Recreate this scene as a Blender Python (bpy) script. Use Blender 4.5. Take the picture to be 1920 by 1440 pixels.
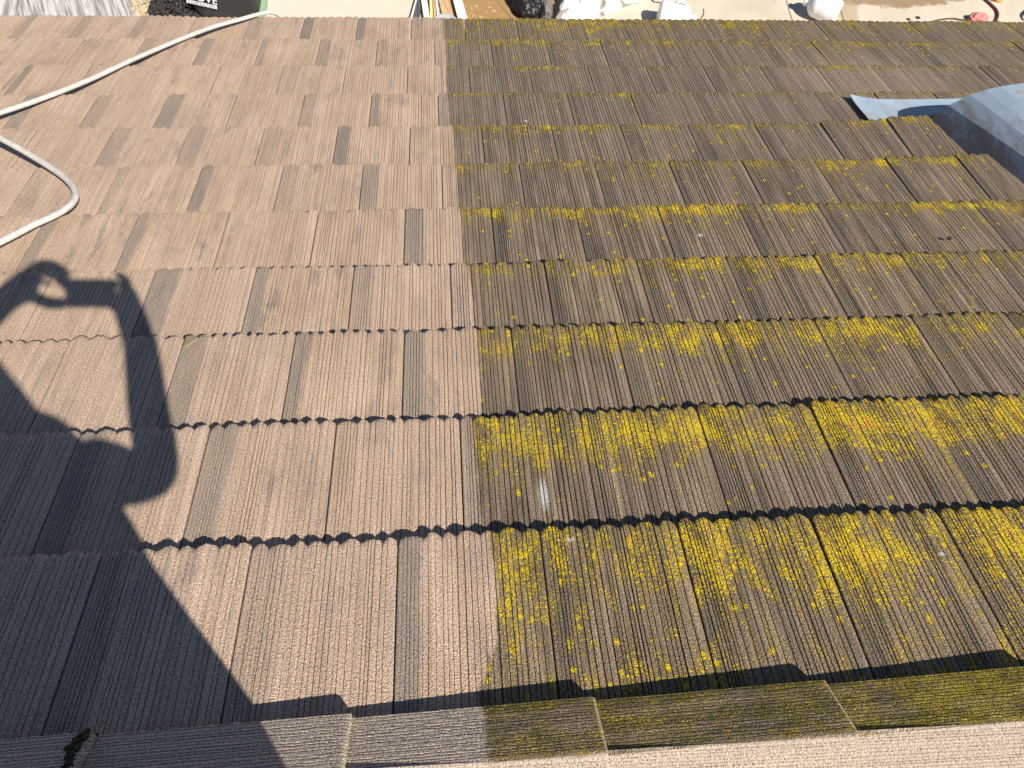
import bpy, bmesh, math, random
import numpy as np
from mathutils import Vector, Matrix

for o in list(bpy.data.objects): bpy.data.objects.remove(o, do_unlink=True)
SC = bpy.context.scene
COL = SC.collection
rng = np.random.default_rng(11); random.seed(5)

# ------------------------------------------------------------------ camera, sky, sun, exposure
PITCH = math.radians(20.0)                      # roof pitch; roof axes: X along ridge, Y down the slope, Z off the slope
CP, SP = math.cos(PITCH), math.sin(PITCH)
CAM = Vector((0.11774, -0.40855, 1.55571))
RW = np.array([[0.996238, -0.066993, 0.054980], [-0.034919, -0.890957, -0.452744], [0.079311, 0.449122, -0.889943]])
cd = bpy.data.cameras.new('camera'); cam = bpy.data.objects.new('camera', cd); COL.objects.link(cam)
cd.sensor_fit = 'HORIZONTAL'; cd.sensor_width = 36.0; cd.lens = 36.0 * 1330.0 / 1920.0
cd.clip_start = 0.02; cd.clip_end = 2000.0
_m = Matrix.Identity(4)
for i in range(3):
    _m[i][0] = RW[0][i]; _m[i][1] = -RW[1][i]; _m[i][2] = -RW[2][i]; _m[i][3] = CAM[i]
cam.matrix_world = _m
SC.camera = cam
SUN = Vector((0.434654, -0.509777, 0.742431)).normalized()      # towards the sun
W = bpy.data.worlds.new('World'); SC.world = W; W.use_nodes = True
wn = W.node_tree; bg = wn.nodes['Background']
sky = wn.nodes.new('ShaderNodeTexSky'); sky.sky_type = 'NISHITA'; sky.sun_disc = False
sky.sun_elevation = math.asin(SUN.z); sky.sun_rotation = math.atan2(SUN.x, SUN.y)
sky.air_density = 1.0; sky.dust_density = 0.6; sky.ozone_density = 8.0
wn.links.new(sky.outputs[0], bg.inputs[0]); bg.inputs[1].default_value = 0.054
sd = bpy.data.lights.new('sun', 'SUN'); sun = bpy.data.objects.new('sun', sd); COL.objects.link(sun)
sd.energy = 4.8; sd.angle = math.radians(0.53); sd.color = (1.0, 0.945, 0.86)
sun.rotation_euler = SUN.to_track_quat('Z', 'Y').to_euler(); sun.location = (3, -4, 7)
SC.view_settings.view_transform = 'Standard'; SC.view_settings.look = 'None'
SC.view_settings.gamma = 1.0; SC.view_settings.use_curve_mapping = False
SC.view_settings.exposure = 0.55

# ------------------------------------------------------------------ helpers
def rw(P):                                       # roof axes -> world
    P = np.asarray(P, float); Q = np.empty_like(P)
    Q[..., 0] = P[..., 0]; Q[..., 1] = P[..., 1]*CP + P[..., 2]*SP; Q[..., 2] = -P[..., 1]*SP + P[..., 2]*CP
    return Q
ZG = -3.70                                       # ground level
def G(u, v, z=0.0):                              # point of the yard (height z over the ground) seen at photo pixel u, v
    d = RW.T @ np.array([(u-960)/1330.0, (v-720)/1330.0, 1.0]); t = (ZG+z-CAM.z)/d[2]
    return Vector((CAM.x+t*d[0], CAM.y+t*d[1], ZG+z))
def link(o, parent=None):
    COL.objects.link(o)
    if parent is not None: o.parent = parent
    return o
def mesh_obj(name, verts, faces, mat, parent=None, smooth=False):
    me = bpy.data.meshes.new(name); me.from_pydata([tuple(v) for v in verts], [], faces); me.update()
    if smooth: me.shade_smooth()
    me.materials.append(mat); return link(bpy.data.objects.new(name, me), parent)
def grid_mesh(name, V, faces, mat, attrs, parent=None, smooth=False):
    me = bpy.data.meshes.new(name)
    nf = len(faces); me.vertices.add(len(V)); me.vertices.foreach_set('co', np.ascontiguousarray(V, np.float32).ravel())
    me.loops.add(nf*4); me.loops.foreach_set('vertex_index', faces.astype(np.int32).ravel())
    me.polygons.add(nf); me.polygons.foreach_set('loop_start', np.arange(0, nf*4, 4, dtype=np.int32))
    me.polygons.foreach_set('loop_total', np.full(nf, 4, np.int32))
    me.update(calc_edges=True); me.validate()
    for k, a in attrs.items():
        if a.ndim == 2:
            at = me.attributes.new(k, 'FLOAT_VECTOR', 'POINT'); at.data.foreach_set('vector', np.ascontiguousarray(a, np.float32).ravel())
        else:
            at = me.attributes.new(k, 'FLOAT', 'POINT'); at.data.foreach_set('value', np.ascontiguousarray(a, np.float32))
    me.polygons.foreach_set('use_smooth', np.full(nf, smooth, bool))
    me.materials.append(mat); return link(bpy.data.objects.new(name, me), parent)
def tag(o, label, cat, group=None, kind=None):
    if label: o['label'] = label
    if cat: o['category'] = cat
    if group: o['group'] = group
    if kind: o['kind'] = kind
    return o
def empty(name, loc, label, cat, group=None):
    o = link(bpy.data.objects.new(name, None)); o.location = loc; o.empty_display_size = 0.1
    bpy.context.view_layer.update()
    return tag(o, label, cat, group)
def child(o, root):                              # parent keeping world coordinates
    o.parent = root; o.matrix_parent_inverse = Matrix.Translation(root.location).inverted(); return o
def bm_obj(name, bm, mat, root=None, smooth=False):
    me = bpy.data.meshes.new(name); bm.to_mesh(me); bm.free()
    if smooth: me.shade_smooth()
    me.materials.append(mat); o = link(bpy.data.objects.new(name, me))
    if root is not None: child(o, root)
    return o
def tube_bm(pts, r, seg=12, bm=None, flat=1.0, cap=True):
    bm = bm or bmesh.new(); pts = [Vector(p) for p in pts]; rings = []
    for i, p in enumerate(pts):
        t = (pts[min(i+1, len(pts)-1)] - pts[max(i-1, 0)]).normalized()
        s = t.cross(Vector((0, 0, 1)));  s = s.normalized() if s.length > 1e-4 else Vector((1, 0, 0))
        n = s.cross(t).normalized(); rr = r[i] if isinstance(r, (list, tuple)) else r
        rings.append([bm.verts.new(p + s*math.cos(a)*rr + n*math.sin(a)*rr*flat) for a in [2*math.pi*k/seg for k in range(seg)]])
    for A, B in zip(rings, rings[1:]):
        for k in range(seg): bm.faces.new((A[k], A[(k+1) % seg], B[(k+1) % seg], B[k]))
    if cap: bm.faces.new(rings[0][::-1]); bm.faces.new(rings[-1])
    return bm
def catmull(P, n=10):
    P = [Vector(p) for p in P]; P = [P[0]*2-P[1]] + P + [P[-1]*2-P[-2]]; out = []
    for i in range(1, len(P)-2):
        a, b, c, d = P[i-1:i+3]
        for k in range(n):
            t = k/n; out.append(0.5*((2*b)+(c-a)*t+(2*a-5*b+4*c-d)*t*t+(3*b-a-3*c+d)*t**3))
    return out + [P[-2]]
def box_bm(sx, sy, sz, mat4=None, bev=0.0, bm=None, seg=2):
    bm2 = bmesh.new(); bmesh.ops.create_cube(bm2, size=1.0)
    bmesh.ops.scale(bm2, vec=(sx, sy, sz), verts=bm2.verts)
    if bev: bmesh.ops.bevel(bm2, geom=list(bm2.edges), offset=bev, segments=seg, affect='EDGES', profile=0.6)
    if mat4 is not None: bmesh.ops.transform(bm2, matrix=mat4, verts=bm2.verts)
    if bm is None: return bm2
    me = bpy.data.meshes.new('tmp'); bm2.to_mesh(me); bm2.free(); bm.from_mesh(me); bpy.data.meshes.remove(me); return bm
def lathe_bm(prof, seg=32, mat4=None):
    bm = bmesh.new(); rings = []
    for r, z in prof: rings.append([bm.verts.new((r*math.cos(2*math.pi*k/seg), r*math.sin(2*math.pi*k/seg), z)) for k in range(seg)])
    for A, B in zip(rings, rings[1:]):
        for k in range(seg): bm.faces.new((A[k], A[(k+1) % seg], B[(k+1) % seg], B[k]))
    bm.faces.new(rings[0][::-1]); bm.faces.new(rings[-1])
    if mat4 is not None: bmesh.ops.transform(bm, matrix=mat4, verts=bm.verts)
    return bm

# ------------------------------------------------------------------ node helpers
class NT:
    def __init__(s, name):
        s.m = bpy.data.materials.new(name); s.m.use_nodes = True; s.t = s.m.node_tree
        s.b = s.t.nodes['Principled BSDF']; s.b.inputs['Roughness'].default_value = 0.85
    def put(s, sock, v):
        if isinstance(v, bpy.types.NodeSocket): s.t.links.new(v, sock)
        elif isinstance(v, (tuple, list)):
            sock.default_value = tuple(v) + ((1.0,) if len(v) == 3 and len(sock.default_value) == 4 else ())
        else: sock.default_value = v
    def math(s, op, a, b=0.0, c=None, clamp=False):
        n = s.t.nodes.new('ShaderNodeMath'); n.operation = op; n.use_clamp = clamp
        s.put(n.inputs[0], a); s.put(n.inputs[1], b)
        if c is not None: s.put(n.inputs[2], c)
        return n.outputs[0]
    def mix(s, f, a, b, mode='MIX'):
        n = s.t.nodes.new('ShaderNodeMix'); n.data_type = 'RGBA'; n.blend_type = mode
        s.put(n.inputs[0], f); s.put(n.inputs[6], a); s.put(n.inputs[7], b); return n.outputs[2]
    def sm(s, v, lo, hi):
        n = s.t.nodes.new('ShaderNodeMapRange'); n.interpolation_type = 'SMOOTHSTEP'
        s.put(n.inputs[0], v); s.put(n.inputs[1], lo); s.put(n.inputs[2], hi); return n.outputs[0]
    def lin(s, v, lo, hi, a, b):
        n = s.t.nodes.new('ShaderNodeMapRange'); s.put(n.inputs[0], v)
        for i, x in enumerate((lo, hi, a, b)): s.put(n.inputs[i+1], x)
        return n.outputs[0]
    def attr(s, name):
        n = s.t.nodes.new('ShaderNodeAttribute'); n.attribute_name = name; return n
    def obj(s):
        return s.t.nodes.new('ShaderNodeTexCoord').outputs['Object']
    def pos(s):
        return s.t.nodes.new('ShaderNodeNewGeometry').outputs['Position']
    def sep(s, v):
        n = s.t.nodes.new('ShaderNodeSeparateXYZ'); s.put(n.inputs[0], v); return n.outputs
    def vmul(s, v, w, add=(0, 0, 0)):
        n = s.t.nodes.new('ShaderNodeVectorMath'); n.operation = 'MULTIPLY_ADD'
        s.put(n.inputs[0], v); s.put(n.inputs[1], w); s.put(n.inputs[2], add); return n.outputs[0]
    def vlen(s, v, p):
        n = s.t.nodes.new('ShaderNodeVectorMath'); n.operation = 'DISTANCE'; s.put(n.inputs[0], v); s.put(n.inputs[1], p); return n.outputs['Value']
    def noise(s, v, scale, det=2.0, rough=0.5, dist=0.0, col=False):
        n = s.t.nodes.new('ShaderNodeTexNoise'); s.put(n.inputs['Vector'], v); n.inputs['Scale'].default_value = scale
        n.inputs['Detail'].default_value = det; n.inputs['Roughness'].default_value = rough; n.inputs['Distortion'].default_value = dist
        return n.outputs['Color' if col else 'Fac']
    def voro(s, v, scale, rand=1.0):
        n = s.t.nodes.new('ShaderNodeTexVoronoi'); s.put(n.inputs['Vector'], v); n.inputs['Scale'].default_value = scale
        n.inputs['Randomness'].default_value = rand; return n.outputs['Distance'], n.outputs['Color']
    def bump(s, h, strength=0.5, dist=0.002, prev=None):
        n = s.t.nodes.new('ShaderNodeBump'); n.inputs['Strength'].default_value = strength; n.inputs['Distance'].default_value = dist
        s.put(n.inputs['Height'], h)
        if prev is not None: s.put(n.inputs['Normal'], prev)
        s.t.links.new(n.outputs[0], s.b.inputs['Normal']); return n.outputs[0]
    def base(s, c): s.put(s.b.inputs['Base Color'], c)
    def rough(s, r): s.put(s.b.inputs['Roughness'], r)
def plain(name, c, rough=0.6, var=0.25, scale=25.0, metal=0.0, bump=0.0):
    n = NT(name); o = n.obj(); f = n.noise(o, scale, 4, 0.6)
    n.base(n.mix(n.lin(f, 0.3, 0.7, 0, 1), tuple(x*(1-var) for x in c), tuple(min(1, x*(1+var*0.6)) for x in c)))
    n.rough(rough); n.b.inputs['Metallic'].default_value = metal
    if bump: n.bump(f, bump, 0.01)
    return n.m

# ------------------------------------------------------------------ roof tile material
def tile_material(name, cap=False):
    n = NT(name)
    r = n.attr('ruv').outputs['Vector']; tv = n.sep(n.attr('tuv').outputs['Vector']); rx = n.sep(r)
    u, v, dens = tv[0], tv[1], tv[2]; rnd = rx[2]
    rnd2 = n.math('FRACT', n.math('MULTIPLY', rnd, 17.31)); rnd3 = n.math('FRACT', n.math('MULTIPLY', rnd, 53.7))
    p = n.vmul(r, (1, 1, 3.0))                      # offset the pattern from tile to tile
    q = n.vmul(r, (1, 1, 0.0))
    # cleaned concrete
    big = n.noise(n.vmul(p, (9, 3.2, 7)), 1.0, 3, 0.55)
    smear = n.sm(n.noise(n.vmul(p, (15, 4.2, 11), (3, 1, 0)), 1.0, 5, 0.68), 0.52, 0.70)
    smear = n.math('MULTIPLY', smear, n.lin(rnd3, 0, 1, 0.2, 1.0))
    tan = n.mix(n.lin(big, 0.3, 0.7, 0, 1), (0.465, 0.322, 0.215), (0.630, 0.462, 0.330))
    tan = n.mix(n.lin(rnd2, 0, 1, 0, 0.55), tan, (0.53, 0.395, 0.298))
    tan = n.mix(n.math('MULTIPLY', smear, 0.68), tan, (0.215, 0.185, 0.172))
    stk = n.noise(n.vmul(p, (210, 2.2, 13), (1, 4, 0)), 1.0, 2, 0.6); stk2 = n.noise(n.vmul(p, (75, 1.6, 5), (9, 2, 0)), 1.0, 3, 0.6)
    sv = n.math('ADD', n.math('MULTIPLY', stk, 0.5), n.math('MULTIPLY', stk2, 0.5))
    tan = n.mix(1.0, tan, n.mix(n.sm(sv, 0.36, 0.64), (0.87, 0.86, 0.86), (1.09, 1.09, 1.08)), 'MULTIPLY')
    spl = n.sm(n.noise(n.vmul(p, (8, 5, 4), (5, 5, 0)), 1.0, 5, 0.7), 0.52, 0.70)
    tan = n.mix(n.math('MULTIPLY', spl, 0.36), tan, (0.31, 0.255, 0.230))
    if not cap:
        edge = n.math('ADD', u, n.math('MULTIPLY', n.math('SUBTRACT', n.noise(p, 30, 2), 0.5), 0.05))
        wd = n.lin(rnd2, 0, 1, 0.10, 0.24)
        strip = n.math('SUBTRACT', 1.0, n.sm(n.math('SUBTRACT', edge, wd), -0.014, 0.034))
        strip = n.math('MULTIPLY', strip, n.math('MULTIPLY', n.lin(rnd, 0.10, 0.75, 0.05, 0.95), n.lin(n.noise(n.vmul(p, (20, 5, 3), (8, 8, 0)), 1.0, 4, 0.65), 0.32, 0.62, 0.62, 1.0)))
        tan = n.mix(strip, tan, n.mix(rnd3, (0.235, 0.202, 0.168), (0.32, 0.262, 0.208)))
    else:
        tan = n.mix(0.6, tan, (0.41, 0.365, 0.31))
    # mossy, weathered concrete
    old = n.mix(n.lin(n.noise(n.vmul(p, (20, 4, 9), (7, 3, 0)), 1.0, 4, 0.6), 0.32, 0.68, 0, 1), (0.150, 0.114, 0.080), (0.345, 0.262, 0.185))
    old = n.mix(n.lin(rnd2, 0, 1, 0, 0.5), old, (0.25, 0.190, 0.138))
    old = n.mix(1.0, old, n.mix(n.sm(sv, 0.36, 0.64), (0.62, 0.61, 0.60), (1.25, 1.24, 1.22)), 'MULTIPLY')
    if not cap:
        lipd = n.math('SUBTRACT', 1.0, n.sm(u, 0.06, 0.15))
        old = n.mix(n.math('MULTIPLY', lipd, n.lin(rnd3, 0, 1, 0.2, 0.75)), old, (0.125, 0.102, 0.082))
        rows_y = n.sep(q)[1]
        old = n.mix(n.sm(rows_y, 1.0, 2.6), old, n.mix(0.5, old, (0.225, 0.183, 0.138)))
    if not cap:                                     # a paler, cleaner patch above the vent
        pt = n.math('ADD', n.vlen(n.vmul(q, (1/.55, 1/.42, 0)), (2.35/.55, 2.80/.42, 0)), n.math('MULTIPLY', n.math('SUBTRACT', n.noise(n.vmul(q, (9, 2.5, 0)), 1.0, 4, 0.6), 0.5), 1.6))
        old = n.mix(n.math('MULTIPLY', n.math('SUBTRACT', 1.0, n.sm(pt, 0.5, 1.2)), 0.6), old, (0.36, 0.275, 0.20))
    film = n.noise(n.vmul(p, (24, 14, 5)), 1.0, 4, 0.65)
    fd = n.math('ADD', n.math('MULTIPLY', dens, 0.42), n.math('MULTIPLY', n.math('MULTIPLY', n.sm(v, 0.80, 0.985), n.noise(n.vmul(q, (7, 2, 0)), 1.0, 2)), 0.42))
    filmm = n.sm(n.math('ADD', film, fd), 0.72, 0.98)
    old = n.mix(n.math('MULTIPLY', filmm, 0.85 if cap else 0.36), old, (0.105, 0.092, 0.016) if cap else (0.165, 0.130, 0.050))
    # yellow lichen
    L = n.noise(q, 140, 3, 0.6, 0.4); F = n.noise(q, 330, 2, 0.65)
    C = n.noise(n.vmul(q, (26, 15, 0)), 1.0, 3, 0.55); C2 = n.noise(n.vmul(q, (5.5, 4, 0), (2, 7, 0)), 1.0, 2, 0.5)
    val = n.math('ADD', n.math('ADD', n.math('MULTIPLY', L, 0.76), n.math('MULTIPLY', F, 0.88)), n.math('MULTIPLY', dens, 0.46))
    val = n.math('ADD', val, n.math('ADD', n.math('MULTIPLY', n.math('SUBTRACT', C, 0.5), 0.62), n.math('MULTIPLY', n.math('SUBTRACT', C2, 0.5), 0.42)))
    haze_ = n.math('MULTIPLY', n.sm(val, 1.0, 1.16), 0.24)
    lich = n.sm(val, 1.15, 1.21)
    dv, dc = n.voro(n.vmul(q, (1, 0.9, 0), n.vmul(n.noise(q, 160, 2, 0.5, 0, True), (0.008, 0.008, 0))), 42)
    pick = n.math('GREATER_THAN', n.math('ADD', n.sep(dc)[0], n.math('MULTIPLY', dens, 0.30)), 0.972)
    disc = n.math('MULTIPLY', pick, n.math('SUBTRACT', 1.0, n.sm(n.math('ADD', dv, n.math('MULTIPLY', n.math('SUBTRACT', F, 0.5), 0.9)), 0.20, 0.36)))
    lich = n.math('MAXIMUM', lich, disc)
    old = n.mix(haze_, old, (0.27, 0.205, 0.045))
    ycol = n.mix(n.lin(n.noise(q, 260, 3, 0.7), 0.3, 0.7, 0, 1), (0.42, 0.295, 0.014), (0.92, 0.66, 0.025))
    orr = n.sm(n.noise(n.vmul(q, (38, 26, 0), (5, 2, 0)), 1.0, 2), 0.57, 0.69)
    ycol = n.mix(n.math('MULTIPLY', orr, 0.85), ycol, (0.74, 0.36, 0.045))
    lich = n.math('MULTIPLY', lich, 0.45 if cap else 0.90)
    if cap:
        ycol = n.mix(0.35, ycol, (0.22, 0.24, 0.02))
    old = n.mix(lich, old, ycol)
    # grey and pale crustose specks
    sp = n.sm(n.noise(q, 210, 2, 0.6), 0.68, 0.74); old = n.mix(n.math('MULTIPLY', sp, 0.55), old, (0.42, 0.38, 0.30))
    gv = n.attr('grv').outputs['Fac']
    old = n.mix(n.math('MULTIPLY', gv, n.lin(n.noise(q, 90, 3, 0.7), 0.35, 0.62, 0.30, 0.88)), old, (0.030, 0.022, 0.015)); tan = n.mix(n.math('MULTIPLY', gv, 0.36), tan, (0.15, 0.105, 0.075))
    # washed edge
    d = n.attr('dirt').outputs['Fac']
    d = n.math('ADD', d, n.math('MULTIPLY', n.math('SUBTRACT', n.noise(n.vmul(q, (60, 14, 0)), 1.0, 4, 0.65), 0.5), 0.030))
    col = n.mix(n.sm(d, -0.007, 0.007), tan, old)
    # grains of the concrete
    g1 = n.noise(q, 520, 2, 0.7); g2 = n.noise(q, 230, 3, 0.65); g3 = n.noise(q, 330, 1, 0.5)
    gt = n.math('ADD', n.math('MULTIPLY', g1, 0.5), n.math('MULTIPLY', g2, 0.5))
    col = n.mix(1.0, col, n.mix(n.sm(gt, 0.36, 0.64), n.mix(n.sm(d, -.007, .007), (0.48, 0.47, 0.46), (0.34, 0.33, 0.33)), n.mix(n.sm(d, -.007, .007), (1.50, 1.50, 1.50), (1.62, 1.60, 1.56))), 'MULTIPLY')
    dk = n.math('SUBTRACT', 1.0, n.sm(g3, 0.24, 0.34)); col = n.mix(n.math('MULTIPLY', dk, n.lin(n.sm(d, -.007, .007), 0, 1, 0.40, 0.75)), col, (0.06, 0.045, 0.035))
    col = n.mix(n.math('MULTIPLY', n.sm(g3, 0.68, 0.76), 0.45), col, (0.66, 0.56, 0.45))
    if not cap:                                     # bird droppings
        for (x, y, rx_, ry_) in ((0.318, 0.128, 0.013, 0.05), (0.360, -0.018, 0.010, 0.006), (1.02, 1.262, 0.013, 0.010), (0.485, 2.29, 0.012, 0.010), (1.19, -0.10, 0.010, 0.005)):
            dd = n.vlen(n.vmul(q, (1/rx_, 1/ry_, 0)), (x/rx_, y/ry_, 0))
            mk = n.math('MULTIPLY', n.math('SUBTRACT', 1.0, n.sm(n.math('ADD', dd, n.math('MULTIPLY', n.math('SUBTRACT', g2, 0.5), 3.5)), 0.55, 0.95)), 0.75)
            col = n.mix(mk, col, (0.68, 0.66, 0.64))
    else:                                           # pale mortar line at each joint
        jl = n.math('MULTIPLY', n.sm(n.math('ADD', u, n.math('MULTIPLY', n.math('SUBTRACT', g2, 0.5), 0.015)), 0.988, 0.994), n.math('MULTIPLY', n.sm(rx[1], -0.3, -0.2), 0.55))
        col = n.mix(jl, col, (0.42, 0.37, 0.25))
    n.base(col); n.rough(0.9); n.b.inputs['Specular IOR Level'].default_value = 0.3
    h = n.math('ADD', n.math('MULTIPLY', g3, 0.8), n.math('ADD', g2, n.math('MULTIPLY', n.math('MULTIPLY', lich, n.sm(d, 0, 0.01)), 0.8)))
    n.bump(h, 0.9, 0.0045)
    return n.m
M_TILE = tile_material('concrete_tile'); M_CAP = tile_material('concrete_ridge_cap', True)

# ------------------------------------------------------------------ house and roof
TW = 0.314; TE = 1.16995*TW
PH = np.array([-2.065, -2.602, -2.087, -1.639, -2.139, -3.705, -3.134, -3.739, -4.227, -2.785, -3.218])*TW
DY = np.array([0.04, 0.031, 0.028, -0.02, -0.048, -0.048, -0.051, -0.026, -0.005, 0.055, 0.043])*TW
YF = np.arange(11)*TE + DY; YF[9] += 0.028; YF[10] += 0.058                        # front edge of each course
XL, XR = -3.3, 4.9; YA = -0.437                   # roof ends, ridge line (world y)
house = empty('house', rw(np.array([0.6, 1.6, -0.2])), 'house with a ribbed brown tile roof, left half washed, right half yellow with lichen', 'house')
BX = [(-9, .134), (-.36, .150), (-.335, .134), (-.243, .180), (-.126, .193), (.009, .178), (.014, .166), (.038, .166), (.355, .158), (.385, .172), (.413, .186), (.678, .186), (.74, .188), (.778, .186), (1.065, .172), (1.10, .163), (1.413, .155), (1.659, .151), (2.047, .146), (2.393, .131), (2.728, .121), (3.117, .130), (3.572, .122), (9, .12)]
def bound(y): return np.interp(y, [a for a, _ in BX], [b for _, b in BX])
DENS = {0: ([0, .12, .3, .5, .7, 1], [.60, .52, .50, .64, .82, .74]), 1: ([0, .3, .5, .72, 1], [.14, .20, .48, .84, .76]), 2: ([0, .4, .62, .8, 1], [.18, .24, .46, .74, .66]),
        3: ([0, .45, .7, .85, 1], [.12, .20, .40, .64, .58]), 4: ([0, .5, .72, .88, 1], [.10, .18, .40, .68, .60]),
        5: ([0, .5, .74, .9, 1], [.08, .14, .34, .62, .60]),
        6: ([0, .5, .78, .92, 1], [.10, .16, .34, .60, .60]), 7: ([0, .6, .8, .93, 1], [.0, .04, .24, .58, .52]), 8: ([0, .6, .8, .94, 1], [.0, .04, .20, .52, .50]),
        9: ([0, .4, .75, .9, 1], [.06, .12, .36, .62, .58]), 10: ([0, .3, .6, .9, 1], [.22, .32, .48, .58, .56])}
def dens_at(row, v): return np.interp(v, *DENS[row])

def tile(row, x0, w, yf, ye, vs, lift=0.0, liftl=0.0):
    """one ribbed tile in roof axes: columns follow the grooves, rows run from under the upper course to the butt edge"""
    r = rng.random(); gs = []; x = 0.010
    gs.append((x, 0.7e-3, 1.0e-3)); fine = w*(0.13 + 0.06*rng.random())
    while x < w - 0.020:
        x += (0.0066 + 0.0025*rng.random()) if x < fine else rng.choice([0.0085, 0.0110, 0.0130, 0.0155, 0.0190], p=[.16, .28, .28, .2, .08])*(0.9+0.2*rng.random())
        if x > w - 0.014: break
        k = 0.95 if x < fine else 1.0
        kd = 1.3 if x0 > 0.1 else 1.05
        gs.append((x, (0.85e-3 + 0.9e-3*rng.random()**1.2)*k*(1.12 if x0 > .1 else 1), (1.6e-3 + 2.3e-3*rng.random()**1.3)*k*kd))
    xs, hs = [0.0, 0.0025], [-0.0015, 0.0]; gi = [0, 0]
    for j, (c, hw, dp) in enumerate(gs):
        bow = 0.0006*rng.random()
        xs += [c-hw, c-hw*0.30, c+hw*0.30, c+hw]; hs += [0, -dp, -dp, 0]; gi += [j]*4
        nx = gs[j+1][0]-gs[j+1][1] if j+1 < len(gs) else w-0.003
        xs += [(c+hw+nx)/2]; hs += [bow]; gi += [j]
    xs += [w-0.0025, w]; hs += [0, -0.0015]; gi += [len(gs)-1]*2
    xs = np.array(xs); hs = np.array(hs); gi = np.array(gi); nv, nu = len(vs), len(xs)
    kn = np.linspace(0, 1, 7); wob = np.zeros((len(gs), nv))
    for j in range(len(gs)): wob[j] = np.interp(vs, kn, rng.normal(0, 0.00045, 7))
    X = xs[None, :] + wob[gi].T; X[:, :2] = xs[:2]; X[:, -2:] = xs[-2:]
    dmod = 0.8 + 0.35*np.stack([np.interp(vs, kn, rng.random(7)) for _ in range(len(gs))])
    Z = hs[None, :]*np.where(hs[None, :] < 0, dmod[gi].T, 1.0)
    # butt edge: rounded lobes with worn corners
    nl = rng.integers(6, 10); cuts = np.sort(np.concatenate([[0], (np.arange(1, nl)+rng.uniform(-.24, .24, nl-1))/nl, [1]]))*w
    amp = rng.uniform(0.45, 1.30, nl); li = np.clip(np.searchsorted(cuts, xs, 'right')-1, 0, nl-1)
    ph = (xs-cuts[li])/(cuts[li+1]-cuts[li]); lob = np.abs(np.sin(math.pi*ph))**0.75
    plan = (lob*amp[li]-0.62)*0.0090 + rng.normal(0, 0.0011, nu)
    L = TE*1.20; skew = rng.normal(0, 0.0022); jy = rng.normal(0, 0.0015); jz = rng.normal(0, 0.0016); tl = rng.normal(0, 0.0016)
    fr = np.clip((vs-0.80)/0.20, 0, 1)**2
    Y = yf - (1-vs[:, None])*L + fr[:, None]*plan[None, :] + jy + skew*(xs[None, :]/w-0.5)
    v = np.clip(1-(yf-Y)/(yf-ye), -0.25, 1.05)
    slope = 0.037
    Zp = -slope*(yf-Y)/(yf-ye) + (jz + tl*(xs[None, :]/w-0.5)*2 + lift + (liftl-lift)*(1-xs[None, :]/w))*(0.15+0.85*np.clip(v, 0, 1))
    tip = np.clip((vs-0.965)/0.035, 0, 1)**2
    Z = Z + Zp - tip[:, None]*(0.0022 + 0.0052*(1-lob[None, :])) + fr[:, None]*(lob[None, :]-0.6)*0.0016
    top = np.stack([X+x0, Y, Z], -1)
    f0 = top[-1].copy(); f0[:, 1] -= 0.0035; f0[:, 2] = top[-1, :, 2]*0.2 + (Zp[-1]-0.031)*0.8; f0[:, 2] -= 0.0005
    V = np.concatenate([top, f0[None]], 0)                    # butt face as an extra row
    vv = np.concatenate([v, v[-1:]*0+1.0], 0)
    lft = V[:, :1].copy(); rgt = V[:, -1:].copy(); lft[..., 2] -= 0.020; rgt[..., 2] -= 0.020
    V = np.concatenate([lft, V, rgt], 1); vv = np.concatenate([vv[:, :1], vv, vv[:, -1:]], 1)
    U = np.concatenate([[0], xs/w, [1]])[None, :]*np.ones((V.shape[0], 1))
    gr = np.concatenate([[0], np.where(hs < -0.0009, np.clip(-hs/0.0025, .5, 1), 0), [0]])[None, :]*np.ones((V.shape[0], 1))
    return V.reshape(-1, 3), vv.ravel(), U.ravel(), r, V.shape[:2], gr.ravel()

def course(name, row, x_from, x_to, vs, parent, mirror=False, plain_row=None):
    yf = YF[row] if plain_row is None else plain_row
    ye = YF[row-1] if row > 0 and plain_row is None else yf - TE
    Vs, As, Ts, Ds, Fs, Gs = [], [], [], [], [], []; off = 0
    k0 = math.floor((x_from-PH[row])/TW); k1 = math.ceil((x_to-PH[row])/TW)
    for k in range(k0, k1):
        x0 = PH[row] + k*TW; lift = liftl = 0.0
        if plain_row is None:
            if row == 6 and k in (9, 10, 11): lift, liftl = {9: (.022, .010), 10: (.040, .026), 11: (.03, .04)}[k]
            if row == 5 and k in (10, 11): lift, liftl = {10: (.016, .012), 11: (.012, .018)}[k]
            if row == 0 and k == 5: lift, liftl = -.006, .006
        V, v, u, r, (nv, nu), gr = tile(row, x0+0.002, TW-0.0034, yf, ye, vs, lift, liftl)
        idx = np.arange(nv*nu).reshape(nv, nu)
        F = np.stack([idx[:-1, :-1], idx[:-1, 1:], idx[1:, 1:], idx[1:, :-1]], -1).reshape(-1, 4)
        if not mirror: F = F[:, ::1]
        Fs.append(F+off); off += nv*nu
        Vs.append(V); As.append(np.stack([V[:, 0], V[:, 1], np.full(len(V), r)], 1))
        de = dens_at(row, v) + 0.16*(rng.random()-0.5)
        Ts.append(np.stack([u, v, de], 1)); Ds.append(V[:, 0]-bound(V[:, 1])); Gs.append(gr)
    V = rw(np.concatenate(Vs)); F = np.concatenate(Fs)
    if mirror: V[:, 1] = 2*YA - V[:, 1]; F = F[:, ::-1]
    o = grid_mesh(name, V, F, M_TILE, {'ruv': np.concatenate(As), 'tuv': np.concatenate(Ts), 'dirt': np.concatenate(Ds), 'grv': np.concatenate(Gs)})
    return o
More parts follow.
